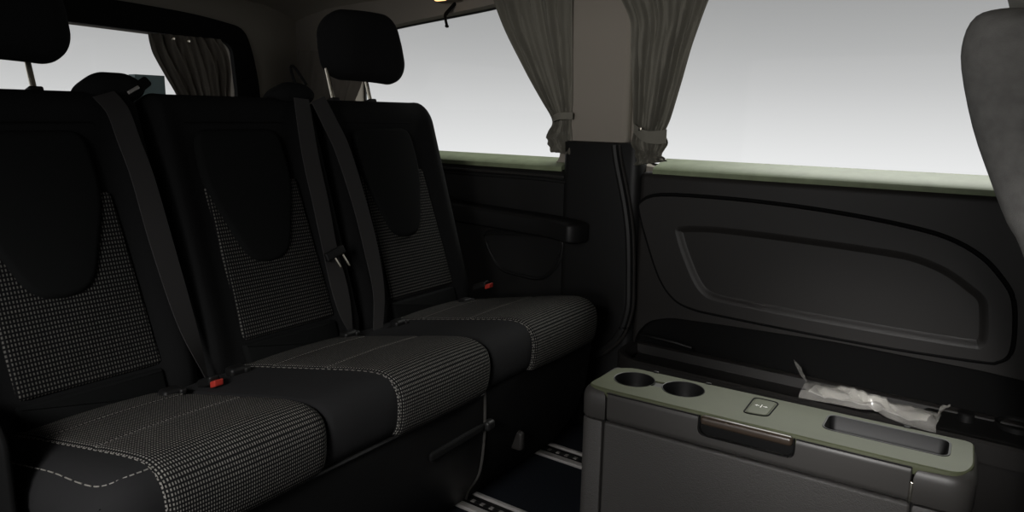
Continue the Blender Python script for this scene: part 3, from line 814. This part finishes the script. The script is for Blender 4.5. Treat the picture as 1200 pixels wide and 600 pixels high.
# rear window curtain and the dim one behind the far headrest
def YZ(*p): return [(q[1], q[2]) for q in p]
c3 = curtain('curtain', 'dim grey curtain drawn to the right side of the rear window', YZ((-2.5000, 1.3436, 1.2529), (-2.5000, 1.3534, 1.1919), (-2.5000, 1.3846, 1.1282), (-2.5000, 1.4312, 1.0454), (-2.5000, 1.4496, 0.9920)),
             YZ((-2.5000, 1.6160, 1.2551), (-2.5000, 1.6410, 1.2081), (-2.5000, 1.6511, 1.1434), (-2.5000, 1.6452, 1.0519), (-2.5000, 1.6414, 0.9947)), 8, 7, .012, lambda a, b, d: Vector((-2.53+d, a, b)), M['curtain_dark'], seedv=6)
for p in ((-2.4750, 1.4192, 1.2391), (-2.4750, 1.4756, 1.2355)):
    rbox(p, (.008, .012, .012), .003).build('snap_button', M['chrome'], c3)
c4 = curtain('curtain', 'dim grey curtain behind the far headrest at the back of the side window', XZ((-2.4888, 1.9700, 1.2395), (-2.4951, 1.9700, 1.1376), (-2.4795, 1.9700, 1.0342), (-2.4528, 1.9700, 0.9303)),
             XZ((-2.0518, 1.9700, 1.2243), (-2.1104, 1.9700, 1.1223), (-2.1606, 1.9700, 1.0454), (-2.2536, 1.9700, 0.9352)), 8, 5, .012, pw, M['curtain_dark'], seedv=9)

# ------------------------------------------------------------------ small fittings
hk = (-1.6882, 1.9500, 1.3312); hk2 = (-1.6690, 1.9500, 1.2883)
h = empty('coat_hook', (hk[0], 1.97, hk[2]), 'small black hook hanging from the lining above the rear side window', 'hook')
tube(smooth([(hk[0]-.002, 2.006, hk[2]+.045), (hk[0], 1.955, hk[2]+.004), (hk[0]+.004, 1.945, hk[2]-.012), (hk2[0]-.004, 1.94, hk2[2]+.004), (hk2[0], 1.935, hk2[2]+.003)], 6), [.008]*8+[.0055]*10+[.007]*7, 8, flat=.7).build('hook_arm', M['black'], h)
lp = (-1.8339, 2.0945, 1.4050)
l = empty('reading_lamp', (lp[0], lp[1], 1.41), 'small warm lit reading lamp in the roof lining above the window', 'lamp')
LPOS = Vector(((-1.6673, 1.9000, 1.3758)))
rbox(LPOS+Vector((0, .02, .012)), (.10, .05, .03), .012).build('lamp_housing', M['head'], l)
rbox(LPOS, (.045, .02, .016), .006).build('lamp_lens', M['lamp'], l)
bx1 = (-2.5200, 1.2782, 1.1113); bx2 = (-2.5200, 1.3858, 1.0440)
bm_ = prism([(bx1[1], .92), (bx2[1], .92), (bx2[1], bx1[2]), (bx1[1]+.004, bx1[2]), (bx1[1]+.004, bx1[2]-.018), (bx1[1]-.012, bx1[2]-.028), (bx1[1]-.002, bx1[2]-.04), (bx1[1], bx1[2]-.05)], ryz(-2.53), 0, .04)
tag(bm_.build('teal_block', M['teal']), 'dark teal block standing at the rear window between bench and curtain', 'box')  # added block for an unidentified teal shape in the rear window

# ------------------------------------------------------------------ front seat at the right edge
fs = empty('front_seat', (.30, 1.2, 0), 'grey cloth front seat with pale headrest at the right edge', 'seat')
prof = [(-.072, 1.118), (-.081, 1.095), (-.079, 1.06), (-.060, .994), (-.036, .936), (-.014, .888), (.005, .855), (.05, .74), (.09, .6), (.12, .45),
        (.30, .43), (.28, .55), (.23, .74), (.17, .9), (.13, 1.0), (.11, 1.07), (.085, 1.105), (.04, 1.118), (-.02, 1.124), (-.05, 1.125)]
pr = [(v.x, v.y) for v in smooth([(a, b, 0) for a, b in prof], 3, True)]
def seat_loft(y0, y1, r):
    vs = []; rows = [(y0+r*(1-math.cos(PI/2*j/6)), r*(1-math.sin(PI/2*j/6))) for j in range(7)]
    rows += [(y0+r+(y1-y0-2*r)*j/6, 0) for j in range(1, 6)] + [(y1-r*(1-math.cos(PI/2*j/6)), r*(1-math.sin(PI/2*j/6))) for j in range(6, -1, -1)]
    N = len(pr)
    for y, s in rows:
        for a, b in pr:
            q = Vector((a, b)); c0 = Vector((.03, 1.06)); c1_ = Vector((.2, .5)); dv = c1_-c0
            t = max(0, min(1, (q-c0).dot(dv)/dv.length_squared)); cc = c0+dv*t
            q = q + (cc-q).normalized()*min(s, (cc-q).length*.9); vs.append((q.x, y, q.y))
    fs_ = [(i*N+j, (i+1)*N+j, (i+1)*N+(j+1) % N, i*N+(j+1) % N) for i in range(len(rows)-1) for j in range(N)]
    fs_ += [tuple(range(N)), tuple((len(rows)-1)*N+j for j in range(N))[::-1]]
    return MB().add(vs, fs_)
seat_loft(.955, 1.43, .045).build('backrest', M['greyseat'], fs, 60)
rbox((.0, 1.17, 1.225), (.12, .36, .22), (.05, .05, .05), n=(3, 4, 3), k=6).map(lambda v: Vector((v.x-.12*(v.z-1.225), v.y, v.z))).build('headrest', M['greyhead'], fs)
rbox((.42, 1.19, .42), (.52, .48, .13), (.06, .05, .05), n=(3, 3, 2), k=5).build('seat_cushion', M['greyseat'], fs)
rbox((.42, 1.19, .18), (.42, .40, .36), .02).build('seat_base', M['plastic'], fs)
for y in (1.12, 1.26): tube([(.02, y, 1.1), (.01, y, 1.22)], .006, 8).build('post', M['chrome'], fs)

# look of the parts that differ from the rest of their thing
PARTL = dict(release_button='red release button', tongue_prong='shiny metal belt tongue prong', weave_panel='panel of dashed grey weave',
             table_top='table top tinted as green-lit', latch_handle='bronze brown latch bar', arrow_mark='white arrows mark', hinge_strip='bright metal strip',
             post='chrome headrest post', snap_button='shiny snap button', folded_paper='white folded paper', stitching='pale stitched seam', lamp_lens='warm glowing lens')
for o in list(COL.objects):
    k = o.name.split('.')[0]
    if o.parent and k in PARTL: o['label'] = PARTL[k]

# ------------------------------------------------------------------ world, light, camera
w = bpy.data.worlds.new('World'); S.world = w; w.use_nodes = True
nt = w.node_tree; bg = nt.nodes['Background']
tc = nt.nodes.new('ShaderNodeTexCoord'); sp = nt.nodes.new('ShaderNodeSeparateXYZ')
mr = nt.nodes.new('ShaderNodeMapRange'); mr.inputs['From Min'].default_value = -.5; mr.inputs['From Max'].default_value = .5
cr = nt.nodes.new('ShaderNodeValToRGB'); cr.color_ramp.interpolation = 'LINEAR'
E = cr.color_ramp.elements
stops = [(-.5, .05), (-.2, .25), (-.1, .88), (-.053, .83), (-.005, .70), (.043, .565), (.09, .46), (.143, .37), (.3, .25), (.5, .25)]
E[0].position = 0; E[0].color = (.05, .05, .05, 1)
E[1].position = 1; E[1].color = (.25, .25, .25, 1)
for z, v in stops[1:-1]:
    e = E.new(z+.5); e.color = (v, v, v*1.01, 1)
nt.links.new(tc.outputs['Generated'], sp.inputs[0]); nt.links.new(sp.outputs['Z'], mr.inputs['Value'])
nt.links.new(mr.outputs['Result'], cr.inputs['Fac']); nt.links.new(cr.outputs['Color'], bg.inputs['Color'])
bg.inputs['Strength'].default_value = 1.0

def area(name, loc, target, sx, sy, power, col=(1, 1, 1)):
    l = bpy.data.lights.new(name, 'AREA'); l.shape = 'RECTANGLE'; l.size = sx; l.size_y = sy; l.energy = power; l.color = col
    o = bpy.data.objects.new(name, l); COL.objects.link(o); o.location = loc
    o.rotation_euler = (Vector(target)-Vector(loc)).to_track_quat('-Z', 'Y').to_euler()
    return o
area('fill_left_side', (-.3, 4.6, 3.4), (-.6, 1.7, .6), 3.0, 1.4, 130, (1, 1, .95))  # unseen light added outside to brighten sills and table top
area('fill_door_side', (-.2, -1.3, 1.72), (-.9, .62, .48), .6, .5, 2.9, (1, .98, .96)).data.spread = math.radians(46)  # unseen narrow light, added to brighten the near seat
area('fill_towards_pillar', (.25, -2.0, 1.22), (-1.05, 2.0, 1.22), .5, .4, 1.15, (1, .97, .93)).data.spread = math.radians(36)  # added out of view to lift the pillar and curtains
area('fill_towards_tray', (.05, -1.3, 1.5), (-.25, 1.84, .33), .3, .3, .5, (1, .98, .96)).data.spread = math.radians(15)  # extra unseen light that brightens the bag on the tray

cd = bpy.data.cameras.new('camera'); cam = bpy.data.objects.new('camera', cd); COL.objects.link(cam)
cd.sensor_width = 36; cd.lens = 25.2609; cd.clip_start = .02
cam.matrix_world = Matrix(((0.812001, -0.126537, 0.569774, 0.0000), (0.583400, 0.147036, -0.798765, 0.0000), (0.017296, 0.981004, 0.193215, 1.0000), (0, 0, 0, 1)))
S.camera = cam
S.view_settings.view_transform = 'Standard'; S.view_settings.look = 'None'
S.view_settings.exposure = 0; S.view_settings.gamma = 1
